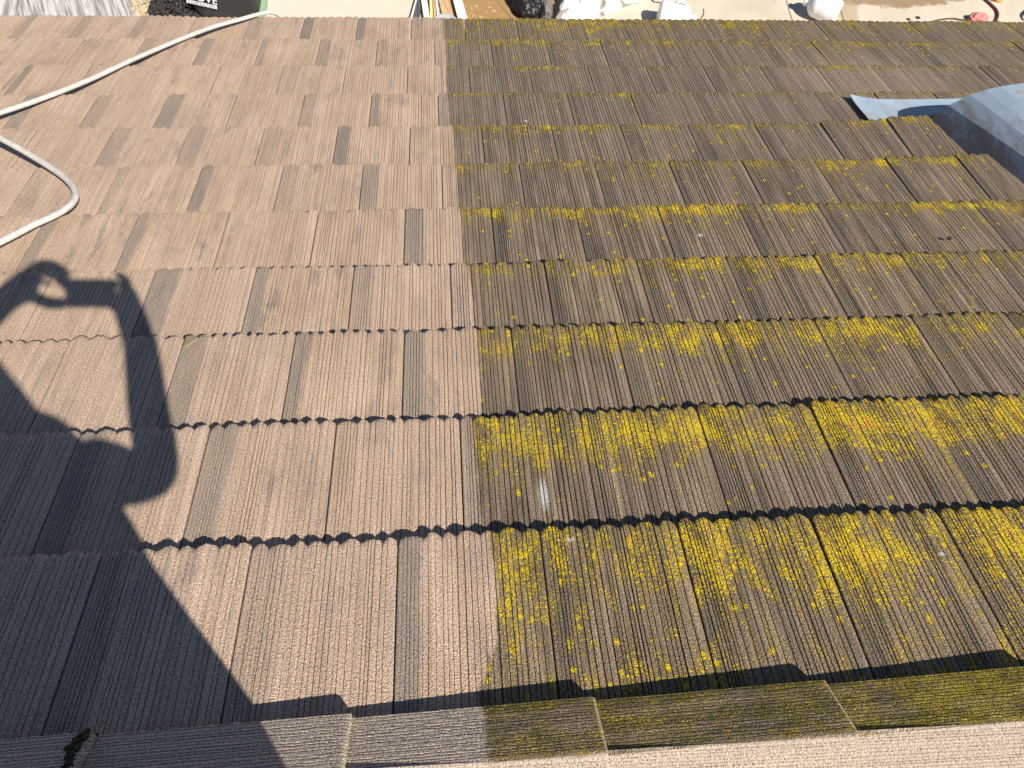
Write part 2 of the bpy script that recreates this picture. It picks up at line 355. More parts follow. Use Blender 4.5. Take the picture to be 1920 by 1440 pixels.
VN = np.array([0, .12, .2, .28, .36, .44, .52, .60, .68, .76, .82, .87, .91, .94, .965, .985, 1.0])
VF = np.array([0, .2, .45, .7, .84, .92, .965, .985, 1.0])
def sheet(name, y0, y1, z, mirror=False):
    P = np.array([[XL, y0, z], [XR, y0, z], [XR, y1, z], [XL, y1, z], [XL, y0, z-.03], [XR, y0, z-.03], [XR, y1, z-.03], [XL, y1, z-.03]], float); Q = rw(P)
    F = [(0, 1, 2, 3), (7, 6, 5, 4), (0, 4, 5, 1), (1, 5, 6, 2), (2, 6, 7, 3), (3, 7, 4, 0)]
    if mirror: Q[:, 1] = 2*YA - Q[:, 1]; F = [f[::-1] for f in F]
    return mesh_obj(name, Q, F, plain('roof_underlay', (0.05, 0.045, 0.04), 0.9))
slope = child(sheet('roof_slope', -0.40, YF[10]-0.03, -0.085), house)
slope['label'] = 'front slope of ribbed brown tiles, washed on the left and lichened on the right'
for row in range(11):
    c = course('tile_course', row, XL+0.25, XR-0.25, VN if row < 5 else VF, None)
    c.parent = slope
back = child(sheet('roof_slope', -0.40, 2.6, -0.085, True), house)
for i in range(3):
    c = course('tile_course', i, -2.6, 3.4, VF, None, mirror=True, plain_row=YF[0]+i*TE)
    c.parent = back

def ridge_cap(j):
    xj = -0.090 + 0.4455*j; x0, x1 = xj-0.058, xj+0.4455; n = 44
    r = rng.random(); xs = np.concatenate([np.linspace(0, 0.94, n), [0.96, 0.975, 0.985, 0.992, 0.997, 1.0]]); nx = len(xs)
    wing = [(0.0, -0.016), (0.0, -0.003), (0.02, 0.0)]; t = 0.035
    while t < 0.92:
        wing += [(t, 0.0), (t+.008, -rng.uniform(.0009, .0022)), (t+.014, -.0012), (t+.022, 0.0)]; t += rng.uniform(0.040, 0.075)
    wing += [(0.955, -0.0006), (0.985, -0.0016)]
    T = np.array([a for a, _ in wing]); H = np.array([b for _, b in wing]); m = len(T)
    E = np.array([-0.3655, -0.0055]); A = np.array([-0.480, 0.0375]); dv = A-E; nrm = np.array([-dv[1], dv[0]]); nrm /= np.linalg.norm(nrm); nrm *= np.sign(nrm[1])
    zt = -0.0125 + 0.0225*xs + 0.0012*rng.normal()
    fr = []
    for side in (0, 1):
        hh = H[None, :] + np.where((T > 0.03) & (T < 0.95), 1, 0)[None, :]*rng.normal(0, 0.00022, (nx, m))
        endr = np.clip((xs-0.985)/0.015, 0, 1)[:, None]**2*0.004
        P = E[None, None, :] + T[None, :, None]*dv + (hh-endr)[..., None]*nrm
        ed = rng.normal(0, 0.0012, nx); P[:, :2, 0] += ed[:, None]
        X = (x0 + xs*(x1-x0))[:, None]*np.ones((1, m)); Q = np.stack([X, P[..., 0], P[..., 1]+zt[:, None]], -1); Q = rw(Q)
        if side: Q[..., 1] = 2*YA - Q[..., 1]
        fr.append(Q)
    V = np.concatenate([fr[0], fr[1][:, ::-1]], 1)                # front edge .. apex .. back edge
    tt = np.concatenate([T, 2-T[::-1]])
    end = V[-1:].copy(); end[..., 2] -= 0.017; V = np.concatenate([V, end], 0); xs2 = np.concatenate([xs, [1.0]])
    nv, nu = V.shape[:2]; idx = np.arange(nv*nu).reshape(nv, nu)
    F = np.stack([idx[:-1, :-1], idx[1:, :-1], idx[1:, 1:], idx[:-1, 1:]], -1).reshape(-1, 4)
    X = V[..., 0].ravel(); tq = (np.ones((nv, 1))*tt[None, :]).ravel()
    ruv = np.stack([tq*0.13+4.0, X, np.full(nv*nu, r)], 1)
    de = np.where(tq < 1.0, 0.62 + 0.30*np.clip((X-0.55)/0.5, 0, 1), -0.6)
    tuv = np.stack([(xs2[:, None]*np.ones((1, nu))).ravel(), np.clip(1-tq, 0, 1), de], 1)
    di = np.minimum(X-0.148, (1.0-tq)*0.13+0.002)
    return child(grid_mesh('ridge_cap', V.reshape(-1, 3), F, M_CAP, {'ruv': ruv, 'tuv': tuv, 'dirt': di}), house)
for j in range(-7, 11): ridge_cap(j)

# walls, fascia and gutter board below the eaves
M_WALL = plain('stucco', (0.50, 0.45, 0.37), 0.9, 0.15, 40, 0, 0.3); M_FAS = plain('fascia_paint', (0.42, 0.36, 0.30), 0.6)
ye = rw(np.array([0, YF[10]-0.06, -0.09])); yw = ye[1]-0.45
bm = box_bm(XR-XL-0.5, 0.2, 2.30, Matrix.Translation(((XL+XR)/2, yw, ZG+1.15))); bm_obj('wall', bm, M_WALL, house)
bm = box_bm(XR-XL, 0.022, 0.17, Matrix.Translation(((XL+XR)/2, ye[1]+0.015, ye[2]-0.07)), 0.003); bm_obj('fascia', bm, M_FAS, house)
bm = box_bm(XR-XL-0.5, 0.2, 2.30, Matrix.Translation(((XL+XR)/2, 2*YA-yw+1.0, ZG+1.15))); bm_obj('wall', bm, M_WALL, house)

# ------------------------------------------------------------------ half-round metal roof vent on the right
def metal_mat():
    n = NT('galvanised_paint'); o = n.pos()
    f = n.noise(o, 9, 5, 0.65); s = n.noise(o, 220, 2, 0.6)
    c = n.mix(n.lin(f, 0.3, 0.7, 0, 1), (0.30, 0.385, 0.46), (0.40, 0.475, 0.53))
    rp = n.attr('ruv').outputs['Vector']; rs = n.sep(rp)
    st = n.sm(n.math('ADD', n.noise(n.vmul(o, (10, 5, 14)), 1.0, 5, 0.7, 0.6), n.lin(rs[2], 0.02, 0.20, 0.26, -0.10)), 0.48, 0.80)
    c = n.mix(n.math('MULTIPLY', st, 0.8), c, (0.20, 0.135, 0.095))
    rust = n.sm(n.noise(n.vmul(o, (7, 7, 12), (4, 1, 2)), 1.0, 5, 0.7), 0.62, 0.68)
    c = n.mix(n.math('MULTIPLY', rust, 0.6), c, (0.40, 0.26, 0.19))
    c = n.mix(n.math('MULTIPLY', n.sm(s, 0.67, 0.72), 0.6), c, (0.12, 0.11, 0.10))
    n.base(c); n.rough(n.lin(f, 0.3, 0.7, 0.42, 0.6)); n.b.inputs['Metallic'].default_value = 0.15; n.bump(s, 0.15, 0.001)
    return n.m
M_METAL = metal_mat()
vent = empty('roof_vent', rw(np.array([2.76, 2.1, 0.0])), 'blue grey half-round metal roof vent with a flat apron, set among the lichened tiles', 'roof vent')
RIM = [(0, .0), (.070, .132), (.135, .188), (.19, .213), (.25, .231), (.33, .245), (.42, .250)]
prof = [(2.325+a, b) for a, b in RIM] + [(2.325+.84-a, b) for a, b in RIM[-2::-1]]
bmv = bmesh.new(); rings = []; lay = []
for s in np.linspace(0, 1, 15):
    k = (1-0.93*s); kz = (1-s)**0.9*0.98+0.02; ring = []
    for i, (x, z) in enumerate(prof):
        y = 2.165 + 0.012 - 0.36*z*(1-s) - 1.42*s; ring.append(((x-2.745)*k+2.745, y, z*kz - 0.03))
    rings.append(ring)
A = np.array(rings)
sub = []                                                   # refine across facets, keeping the two left creases crisp
for a in range(len(prof)-1):
    for t in np.linspace(0, 1, 7, endpoint=False): sub.append(A[:, a]*(1-t)+A[:, a+1]*t)
sub.append(A[:, -1]); A = np.stack(sub, 1)
B = A.copy(); B[..., 2] -= 0.003; B[..., 0] += np.sign(2.745-B[..., 0])*0.003
def shell(name, A, B, root, mat, zo=0.0):
    nv, nu = A.shape[:2]; V = np.concatenate([A.reshape(-1, 3), B.reshape(-1, 3)]); idx = np.arange(nv*nu).reshape(nv, nu); jd = idx+nv*nu
    F = [np.stack([idx[:-1, :-1], idx[:-1, 1:], idx[1:, 1:], idx[1:, :-1]], -1).reshape(-1, 4), np.stack([jd[:-1, :-1], jd[1:, :-1], jd[1:, 1:], jd[:-1, 1:]], -1).reshape(-1, 4)]
    for e, g in ((idx[0], jd[0]), (idx[-1][::-1], jd[-1][::-1]), (idx[::-1, 0], jd[::-1, 0]), (idx[:, -1], jd[:, -1])):
        F.append(np.stack([e[:-1], g[:-1], g[1:], e[1:]], -1))
    return child(grid_mesh(name, rw(V), np.concatenate(F), mat, {'ruv': V+np.array([0, 0, zo])}), root)
hood = shell('hood', A, B, vent, M_METAL)
xs = np.linspace(2.112, 3.40, 40); ys = np.linspace(2.05, 2.475, 14)
XX, YY = np.meshgrid(xs, ys); cur = np.clip((2.30-XX)/0.19, 0, 1)**2
ZZ = -0.026 + 0.085*(YY-2.19) + 0.020*cur + 0.006*np.sin(XX*5) + 0.010*np.clip((YY-2.40)/0.07, 0, 1)**2
AP = np.stack([XX, YY - 0.035*np.sin(np.clip((XX-2.112)/0.6, 0, 1)*math.pi/2)*np.clip((YY-2.3)/0.17, 0, 1), ZZ], -1); BP = AP.copy(); BP[..., 2] -= 0.003
shell('apron', AP, BP, vent, M_METAL, 0.15)
for (x, z) in ((2.372, .030), (2.392, .055)):
    P = rw(np.array([x, 2.135, z])); bm = lathe_bm([(0.001, -.003), (.007, -.002), (.007, .002), (.003, .004)], 12, Matrix.Translation(P) @ Matrix.Rotation(math.radians(-60), 4, 'Y'))
    bm_obj('rivet', bm, M_METAL, vent)

# ------------------------------------------------------------------ white hose on the tiles
def hose_mat():
    n = NT('white_hose_rubber'); o = n.pos(); f = n.noise(o, 60, 4, 0.65)
    c = n.mix(n.lin(f, 0.3, 0.7, 0, 1), (0.44, 0.41, 0.36), (0.62, 0.59, 0.54)); c = n.mix(n.sm(n.noise(o, 140, 3), 0.62, 0.72), c, (0.36, 0.30, 0.23))
    n.base(c); n.rough(0.5); n.bump(f, 0.1, 0.002); return n.m
H = [(-0.60, 3.87, -1.9), (-0.66, 3.87, -1.0), (-0.78, 3.86, -.30), (-0.845, 3.82, -.045), (-0.90, 3.770, .015), (-0.96, 3.725, .018), (-1.03, 3.636, .02), (-1.167, 3.477, .02), (-1.31, 3.242, .018), (-1.445, 2.957, .02), (-1.562, 2.690, .019), (-1.677, 2.481, .019), (-1.804, 2.293, .021),
     (-1.98, 2.06, .03), (-2.06, 1.98, .06), (-2.02, 1.98, .12), (-1.86, 2.01, .125), (-1.70, 1.945, .105), (-1.578, 1.875, .078), (-1.433, 1.777, .047), (-1.310, 1.672, .027), (-1.240, 1.572, .024), (-1.220, 1.494, .022), (-1.243, 1.419, .021), (-1.298, 1.340, .021), (-1.360, 1.240, .020), (-1.48, 1.08, .02), (-1.66, .93, .018), (-1.95, .84, .016), (-2.4, .80, .016), (-3.0, .86, .016)]
hp = [Vector(rw(np.array(p))) for p in catmull(H, 9)]
hose = bm_obj('white_hose', tube_bm(hp, 0.0118, 14, flat=0.92), hose_mat(), None, True)
tag(hose, 'white rubber hose looping over the washed tiles at the upper left', 'hose')

# ------------------------------------------------------------------ small bits lying on the roof
def blob(name, P, size, mat, label, cat, seed, sub=2, rough=0.35):
    bm = bmesh.new(); bmesh.ops.create_icosphere(bm, subdivisions=sub, radius=1.0); rs = np.random.default_rng(seed)
    for v in bm.verts: v.co *= 1 + rs.uniform(-rough, rough)
    bmesh.ops.scale(bm, vec=size, verts=bm.verts); bmesh.ops.translate(bm, vec=P, verts=bm.verts)
    return tag(bm_obj(name, bm, mat), label, cat)
M_MOSS = plain('dark_moss', (0.055, 0.045, 0.015), 0.95, 0.5, 300, 0, 0.8); M_DARK = plain('dark_debris', (0.03, 0.024, 0.02), 0.9, 0.4, 200)
bm = bmesh.new(); rs = np.random.default_rng(3)
for i in range(46):
    t = rs.random(); c = rw(np.array([-0.548 + rs.normal(0, .004) - 0.022*t*0.3, -0.372-0.105*t, 0.008 + .036*t]))
    m4 = Matrix.Translation(c) @ Matrix.Rotation(rs.uniform(0, 6.28), 4, 'Z'); s = 0.0045*(1.6-t)
    b2 = bmesh.new(); bmesh.ops.create_icosphere(b2, subdivisions=1, radius=1.0)
    for v in b2.verts: v.co *= 1+rs.uniform(-.4, .4)
    bmesh.ops.scale(b2, vec=(s, s*1.5, s*1.1), verts=b2.verts); bmesh.ops.transform(b2, matrix=m4, verts=b2.verts)
    me = bpy.data.meshes.new('t'); b2.to_mesh(me); b2.free(); bm.from_mesh(me); bpy.data.meshes.remove(me)
tag(bm_obj('moss_tuft', bm, M_MOSS), 'dark moss tuft growing in the ridge cap joint at the bottom left', 'moss')
blob('debris_clump', rw(np.array([1.93, 1.195, -.010])), (.008, .007, .006), M_DARK, 'dark round clump on the lichened tiles below the vent', 'debris', 1)
blob('seed_husk', rw(np.array([-1.322, .985, -.006])), (.006, .004, .003), M_DARK, 'tiny dark husk on the washed tiles above the phone shadow', 'debris', 2)
bm = bmesh.new()
pts = [(-.648, .735), (-.632, .740), (-.612, .728), (-.630, .708), (-.646, .690)]
lo = [bm.verts.new(rw(np.array([x, y, -.0065]))) for x, y in pts]; hi = [bm.verts.new(rw(np.array([x, y, .0035]))) for x, y in pts]
bm.faces.new(hi); bm.faces.new(lo[::-1])
for i in range(5): bm.faces.new((lo[i], lo[(i+1) % 5], hi[(i+1) % 5], hi[i]))
tag(bm_obj('tile_chip', bm, plain('broken_concrete', (0.27, 0.20, 0.12), 0.9, 0.3, 200)), 'broken chip of tile lying at a chipped corner beside the forearm shadow', 'tile chip')

# ------------------------------------------------------------------ yard below the eaves
def ground_mat():
    n = NT('yard_concrete'); p = n.pos(); s = n.sep(p)
    c = n.mix(n.lin(n.noise(p, 1.6, 5, 0.6), 0.3, 0.7, 0, 1), (0.50, 0.425, 0.315), (0.62, 0.545, 0.43))
    c = n.mix(n.math('MULTIPLY', n.sm(n.noise(p, 14, 4, 0.65), 0.56, 0.70), 0.35), c, (0.40, 0.33, 0.23))
    c = n.mix(n.math('MULTIPLY', n.sm(n.noise(p, 45, 3, 0.6), 0.62, 0.72), 0.35), c, (0.33, 0.27, 0.20))
    c = n.mix(n.sm(s[0], -1.0, -0.3), n.mix(0.5, c, (0.62, 0.58, 0.50)), c)
    w = n.math('MULTIPLY', n.math('SUBTRACT', n.noise(p, 5, 4, 0.65), 0.5), 1.0)
    def blot(x, y, rx, ry, soft=0.15):
        return n.math('SUBTRACT', 1.0, n.sm(n.math('ADD', n.vlen(n.vmul(p, (1/rx, 1/ry, 0)), (x/rx, y/ry, 0)), w), 1-soft, 1+soft))
    a = G(925, 6); b = G(1680, -4); e = G(1600, 8)
    c = n.mix(blot(a.x+0.02, a.y+.1, .66, .9, .06), c, n.mix(n.sm(n.noise(p, 22, 3), 0.60, 0.68), (0.33, 0.195, 0.075), (0.50, 0.37, 0.22)))
    c = n.mix(n.math('MULTIPLY', blot(b.x, b.y+.16, .95, .34, .10), 0.85), c, (0.24, 0.155, 0.075))
    c = n.mix(n.math('MULTIPLY', blot(e.x-.12, e.y-.08, .13, .30, .2), 0.6), c, (0.35, 0.25, 0.14))
    for (u0, v0, u1, v1) in ((1474, 0, 1485, 38), (1570, 0, 1582, 38), (930, 0, 960, 36)):
        A_, B_ = G(u0, v0), G(u1, v1); kx = (B_.x-A_.x)/(B_.y-A_.y)
        ln = n.math('ABSOLUTE', n.math('SUBTRACT', n.math('SUBTRACT', s[0], A_.x), n.math('MULTIPLY', n.math('SUBTRACT', s[1], A_.y), kx)))
        c = n.mix(n.math('MULTIPLY', n.math('SUBTRACT', 1.0, n.sm(ln, 0.006, 0.013)), 0.75), c, (0.13, 0.09, 0.06))
    n.base(c); n.rough(0.9); n.bump(n.noise(p, 70, 4, 0.6), 0.25, 0.004); return n.m
bm = bmesh.new(); S_ = 400
bmesh.ops.create_grid(bm, x_segments=2, y_segments=2, size=S_); bmesh.ops.translate(bm, vec=(0, 0, ZG), verts=bm.verts)
g = bm_obj('ground', bm, ground_mat()); tag(g, 'pale concrete yard slab with expansion joints and brown muddy stains', None, None, 'structure')

def wood_mat(name, c1, c2, along='x', scale=1.0):
    n = NT(name); o = n.obj(); k = (3, 45, 45) if along == 'x' else (45, 3, 45)
    f = n.noise(n.vmul(o, tuple(x*scale for x in k)), 1.0, 4, 0.65, 0.4)
    n.base(n.mix(n.sm(f, 0.40, 0.62), c1, c2)); n.rough(0.8); n.bump(f, 0.3, 0.004); return n.m
def board(name, p0, p1, wdt, th, mat, label, cat='board', z=0.0, group=None):
    p0, p1 = Vector(p0), Vector(p1); d = p1-p0; L = d.length; mid = (p0+p1)/2
    o = bm_obj(name, box_bm(L, wdt, th, None, min(.003, th/4)), mat); o.matrix_world = Matrix.Translation(mid+Vector((0, 0, z+th/2))) @ d.to_track_quat('X', 'Z').to_matrix().to_4x4()
    return tag(o, label, cat, group)
def weathered():
    n = NT('weathered_plywood'); o = n.obj()
    f = n.noise(n.vmul(o, (34, 1.6, 20)), 1.0, 4, 0.6, 0.5); f2 = n.noise(n.vmul(o, (14, 5, 9)), 1.0, 5, 0.7)
    c = n.mix(n.sm(f, 0.38, 0.62), (0.22, 0.195, 0.18), (0.56, 0.53, 0.50)); c = n.mix(n.math('MULTIPLY', n.sm(f2, 0.52, 0.66), 0.6), c, (0.40, 0.375, 0.33))
    n.base(c); n.rough(0.75); return n.m
M_WEATH = weathered()
def panel(name, px, th, label):
    q = [G(u, v) for u, v in px]; c = sum(q, Vector())/4; bm = bmesh.new()
    ang = math.atan2((q[1]-q[2]).y, (q[1]-q[2]).x) - math.pi/2
    R_ = Matrix.Rotation(-ang, 4, 'Z')
    lo = [bm.verts.new(R_ @ (v-c)) for v in q]; hi = [bm.verts.new(R_ @ (v-c) + Vector((0, 0, th))) for v in q]
    bm.faces.new(lo[::-1]); bm.faces.new(hi)
    for i in range(4): bm.faces.new((lo[i], lo[(i+1) % 4], hi[(i+1) % 4], hi[i]))
    bmesh.ops.recalc_face_normals(bm, faces=bm.faces)
    o = bm_obj(name, bm, M_WEATH); o.location = c + Vector((0, 0, .004)); o.rotation_euler.z = ang; return tag(o, label, 'board')
panel('weathered_board', [(50, -60), (236, -60), (286, 75), (28, 75)], .02, 'large weathered grey board with slanting pale streaks on the yard')
panel('weathered_board', [(22, -60), (47, -60), (25, 75), (-6, 75)], .03, 'narrow weathered board left of the large streaked one')

def scatter(name, n_, centre, rx, ry, hz, size, mat, label, seed, flat=0.5):
    rs = np.random.default_rng(seed); bm = bmesh.new()
    for i in range(n_):
        a = rs.uniform(0, 6.28); q = math.sqrt(rs.random()); s = size*rs.uniform(.5, 1.4)
        z = hz*(1-q*q)*rs.uniform(.6, 1.0) + s*0.3
        m4 = Matrix.Translation((centre.x+rx*q*math.cos(a), centre.y+ry*q*math.sin(a), ZG+z)) @ Matrix.Rotation(rs.uniform(0, 6.28), 4, 'Z') @ Matrix.Rotation(rs.uniform(-.7, .7), 4, 'X') @ Matrix.Diagonal((s, s*rs.uniform(.4, 1), s*flat, 1))
        r_ = bmesh.ops.create_icosphere(bm, subdivisions=1, radius=1.0); 
        for v in r_['verts']: v.co *= 1+rs.uniform(-.3, .3)
        bmesh.ops.transform(bm, matrix=m4, verts=r_['verts'])
    return tag(bm_obj(name, bm, mat), label, None, None, 'stuff')
M_BLACK = plain('black_plastic', (0.018, 0.018, 0.02), 0.5, 0.3, 15)
M_CHIP = plain('wood_chip', (0.55, 0.42, 0.24), 0.8, 0.35, 60); M_MULCH = plain('black_mulch', (0.030, 0.026, 0.024), 0.7, 0.5, 90)
scatter('wood_chips', 420, G(285, 14), .26, .30, .03, .022, M_CHIP, 'pale wood chips scattered between the weathered board and the black mulch', 4, .35)
scatter('black_mulch', 900, G(330, 20), .30, .34, .14, .020, M_MULCH, 'heap of black lumpy mulch beside the black bin', 6, .8)

# black bin with white lettering
bc = G(428, 27); bc.y -= .10; binb = empty('black_bin', (bc.x, bc.y+.28, ZG), 'black plastic bin with white lettering standing on a green board by the mulch', 'bin')
bm = bmesh.new(); wv = []
for (hx, hy, z) in ((.335, .26, .012), (.35, .27, .10), (.40, .30, .52), (.42, .315, .54), (.42, .315, .57), (.395, .295, .57), (.33, .25, .06)):
    ring = []
    for k in range(40):
        a = 2*math.pi*k/40; c_, s_ = math.cos(a), math.sin(a); e = 0.38
        ring.append(bm.verts.new((bc.x + hx*math.copysign(abs(c_)**e, c_), bc.y+.28 + hy*math.copysign(abs(s_)**e, s_) + .010*math.sin(9*a)*(z > .05), ZG+z)))
    wv.append(ring)
for A_, B_ in zip(wv, wv[1:]):
    for k in range(40): bm.faces.new((A_[k], A_[(k+1) % 40], B_[(k+1) % 40], B_[k]))
bm.faces.new(wv[0][::-1]); bm.faces.new(wv[-1])
bm_obj('body', bm, M_BLACK, binb, True)
M_WHITE = plain('white_print', (0.72, 0.74, 0.76), 0.5, 0.1)
def text(name, s, size, mat4, mat, root, ext=0.001):
    cu = bpy.data.curves.new(name, 'FONT'); cu.body = s; cu.size = size; cu.extrude = ext; cu.align_x = 'CENTER'; cu.align_y = 'CENTER'
    to = bpy.data.objects.new('tmp', cu); COL.objects.link(to); bpy.context.view_layer.update()
    me = bpy.data.meshes.new_from_object(to.evaluated_get(bpy.context.evaluated_depsgraph_get())); bpy.data.objects.remove(to, do_unlink=True)
    me.materials.clear(); me.materials.append(mat); me.transform(mat4); me.name = name; return child(link(bpy.data.objects.new(name, me)), root)
tilt = Matrix.Rotation(math.radians(82), 4, 'X') @ Matrix.Rotation(math.radians(-13), 4, 'Z')
lx, lz = -.20, .205
def on_face(dx, dz, off):
    return Matrix.Translation((bc.x+lx+dx, bc.y-.011-.035*(lz+dz-.1)/.42*1.0-off, ZG+lz+dz)) @ tilt
bm_obj('label_strip', box_bm(.30, .034, .003, on_face(0, 0, .003)), M_WHITE, binb)
text('lettering', 'CONSTRUCTION', .034, on_face(0, 0, .006), M_BLACK, binb); text('lettering', 'OVE', .11, on_face(.07, .058, .004), M_WHITE, binb)
gm = plain('green_board', (0.28, 0.42, 0.25), 0.6); q0, q1 = G(362, 29), G(500, 27)
board('green_board', (q0.x, q0.y+.16, ZG), (q1.x, q1.y+.16, ZG), .42, .01, gm, 'thin pale green board lying under the black bin')

# fan of trim boards
MW = wood_mat('white_painted_board', (0.55, 0.52, 0.48), (0.78, 0.75, 0.71)); MY = wood_mat('yellow_board', (0.66, 0.58, 0.22), (0.76, 0.68, 0.30)); MT = wood_mat('tan_board', (0.42, 0.26, 0.12), (0.56, 0.38, 0.20))
MD = wood_mat('gap_shade', (0.05, 0.045, 0.045), (0.10, 0.09, 0.09))
def fan(u0, u1, wpx, mat, label, z, nm='trim_board'):
    a, b = G(u0, -70), G(u1, 60); a.z = b.z = ZG; mid = (a+b)/2
    return board(nm, a, b, wpx*.0061, .022, mat, label, 'board', z, 'trim boards fanned out on the yard')
fan(796, 776, 14, MD, 'dark strip standing for the shade in the gap at the left of the fanned boards', .004)  # added strip: shade of the open gap painted as a dark colour
fan(802, 766, 3, MW, 'thin white trim board at the left edge of the fanned boards', .03)
fan(783, 804, 11, MW, 'white painted trim board left of the yellow one', .03)
fan(806, 810, 5, MY, 'narrow yellow trim board among the white ones', .035)
fan(811, 817, 5, MT, 'narrow tan trim board beside the yellow one', .03)
fan(812, 824, 4, MW, 'thin white trim board between two tan boards', .034)
fan(816, 846, 20, MT, 'wide tan board in the middle of the fanned boards', .004)
fan(838, 872, 17, MW, 'wide white trim board with rust spots at the right of the fan', .03)
p = G(836, 56); tag(bm_obj('metal_lid', lathe_bm([(.001, 0), (.115, 0), (.125, .02), (.118, .026), (.10, .016), (.001, .02)], 40, Matrix.Translation((p.x, p.y+.02, ZG+.075))), plain('lid_metal', (.62, .62, .63), .3, .1, 20, .3), None, True), 'round silver lid lying on the fanned boards', 'lid')

# bags and sheeting
def crumple(name, c, size, mat, label, cat, seed, sub=5, amp=.16, freq=5.0):
    from mathutils import noise as mn
    bm = bmesh.new(); bmesh.ops.create_icosphere(bm, subdivisions=sub, radius=1.0)
    for v in bm.verts:
        q = v.co.copy(); d_ = mn.fractal(q*freq*.4+Vector((seed, 0, 0)), .8, 2.2, 4); rg = abs(mn.noise(q*freq+Vector((0, seed, 0))))
        v.co = q*(1+amp*d_+amp*.8*rg)
        if v.co.z < -.45: v.co.z = -.45
    bmesh.ops.translate(bm, vec=(0, 0, .45), verts=bm.verts); bmesh.ops.scale(bm, vec=size, verts=bm.verts); bmesh.ops.translate(bm, vec=c, verts=bm.verts)
    return tag(bm_obj(name, bm, mat, None, True), label, cat)
p = G(994, 30); crumple('black_bag', (p.x, p.y+.18, ZG), (.20, .26, .17), plain('bag_plastic', (.012, .012, .013), .5, .3, 12), 'black plastic refuse bag beside the muddy patch', 'bag', 2.0)
p = G(1022, 30); crumple('grey_bag', (p.x, p.y+.10, ZG), (.075, .24, .15), plain('grey_bag', (.16, .14, .13), .7, .3, 30), 'narrow grey sack between the black bag and the white sheeting', 'bag', 7.0)
def sheeting():
    n = NT('torn_white_sheeting'); o = n.pos(); f = n.noise(o, 3.6, 5, 0.62, 0.3); s = n.sep(o); cx = G(1085, 20)
    grey = n.sm(n.math('ADD', f, n.lin(s[0], cx.x-.42, cx.x+.15,   .26, -.12)), .53, .56)
    grey2 = n.math('MULTIPLY', n.sm(f, .50, .53), n.sm(s[0], cx.x+.16, cx.x+.26))
    m_ = n.math('MAXIMUM', grey, grey2)
    c = n.mix(m_, (0.74, 0.735, 0.73), n.mix(n.noise(o, 120, 2), (0.16, 0.135, 0.115), (0.27, 0.23, 0.20))); n.base(c); n.rough(0.6); n.bump(f, .3, .02); return n.m
a0, a1, a2, a3 = G(1034, 52), G(1098, 44), G(1200, 2), G(1050, -40)
bm = bmesh.new(); N_ = 46; from mathutils import noise as mnoise
gv = [[None]*N_ for _ in range(N_)]
for i in range(N_):
    for j in range(N_):
        s_, t_ = i/(N_-1), j/(N_-1); P = (a0*(1-s_)+a1*s_)*(1-t_) + (a3*(1-s_)+a2*s_)*t_
        e_ = min(s_, 1-s_, t_, 1-t_); h = .02+.16*min(1, e_*5) + .05*mnoise.fractal(Vector((P.x*5, P.y*5, 3)), .8, 2, 4) + .03*abs(mnoise.noise(P*9))
        gv[i][j] = bm.verts.new((P.x, P.y, ZG+max(.006, h*min(1, e_*9+.1))))
for i in range(N_-1):
    for j in range(N_-1): bm.faces.new((gv[i][j], gv[i+1][j], gv[i+1][j+1], gv[i][j+1]))
tag(bm_obj('plastic_sheeting', bm, sheeting(), None, True), 'crumpled white plastic sheeting with torn grey patches between the bags and the white tub', 'sheeting')
# white tub
M_HD = NT('white_jug_plastic'); M_HD.base((0.80, 0.81, 0.80)); M_HD.rough(0.4); M_HD.b.inputs['Subsurface Weight'].default_value = 0.15; M_HD.b.inputs['Subsurface Radius'].default_value = (.02, .02, .02); M_HD = M_HD.m
p = G(1178, 11); tub = empty('white_tub', (p.x, p.y+.16, ZG), 'white plastic tub lying beside the torn white sheeting', 'tub')
bm_obj('body', box_bm(.285, .30, .15, Matrix.Translation((p.x, p.y+.16, ZG+.079)) @ Matrix.Rotation(.10, 4, 'Z'), .03, None, 4), M_HD, tub, True)
bm_obj('rim', box_bm(.315, .33, .022, Matrix.Translation((p.x, p.y+.16, ZG+.160)) @ Matrix.Rotation(.10, 4, 'Z'), .009, None, 3), M_HD, tub, True)

# two white jugs lying on the slab
JP = [(.002, .006), (.105, 0), (.132, .014), (.140, .04), (.136, .075), (.141, .10), (.141, .22), (.136, .245), (.140, .27), (.128, .315), (.098, .352), (.060, .378), (.044, .388), (.044, .405)]
M_CAPW = plain('white_cap', (.66, .64, .60), .45, .1); M_CORD = plain('grey_cord', (.10, .085, .075), .7)
def jug(c, az, label, tilt_=90, cord=True, sc=1.0):
    root = empty('plastic_jug', (c.x, c.y, ZG), label, 'jug', 'white jugs lying on the concrete')
    m4 = Matrix.Translation((c.x, c.y, ZG+.140*sc)) @ Matrix.Rotation(az, 4, 'Z') @ Matrix.Rotation(math.radians(tilt_), 4, 'Y') @ Matrix.Scale(sc, 4) @ Matrix.Translation((0, 0, -.2))
    bm_obj('body', lathe_bm(JP, 40, m4), M_HD, root, True)
    bm_obj('cap', lathe_bm([(.001, .400), (.052, .400), (.054, .412), (.053, .440), (.046, .446), (.001, .446)], 28, m4), M_CAPW, root)
    hp_ = catmull([(-.128, .02, .17), (-.165, .02, .19), (-.168, .02, .25), (-.140, .02, .30), (-.10, .02, .335)], 6)
    bm_obj('handle', tube_bm([m4 @ q for q in hp_], .012*sc, 10), M_HD, root, True)
    if cord:
        cp = catmull([(.02, 0, .44), (.03, .0, .475), (-.01, .03, .51), (-.06, .05, .52), (-.11, .05, .50)], 6)
        bm_obj('cord', tube_bm([m4 @ q for q in cp], .007, 8), M_CORD, root, True)
    return root
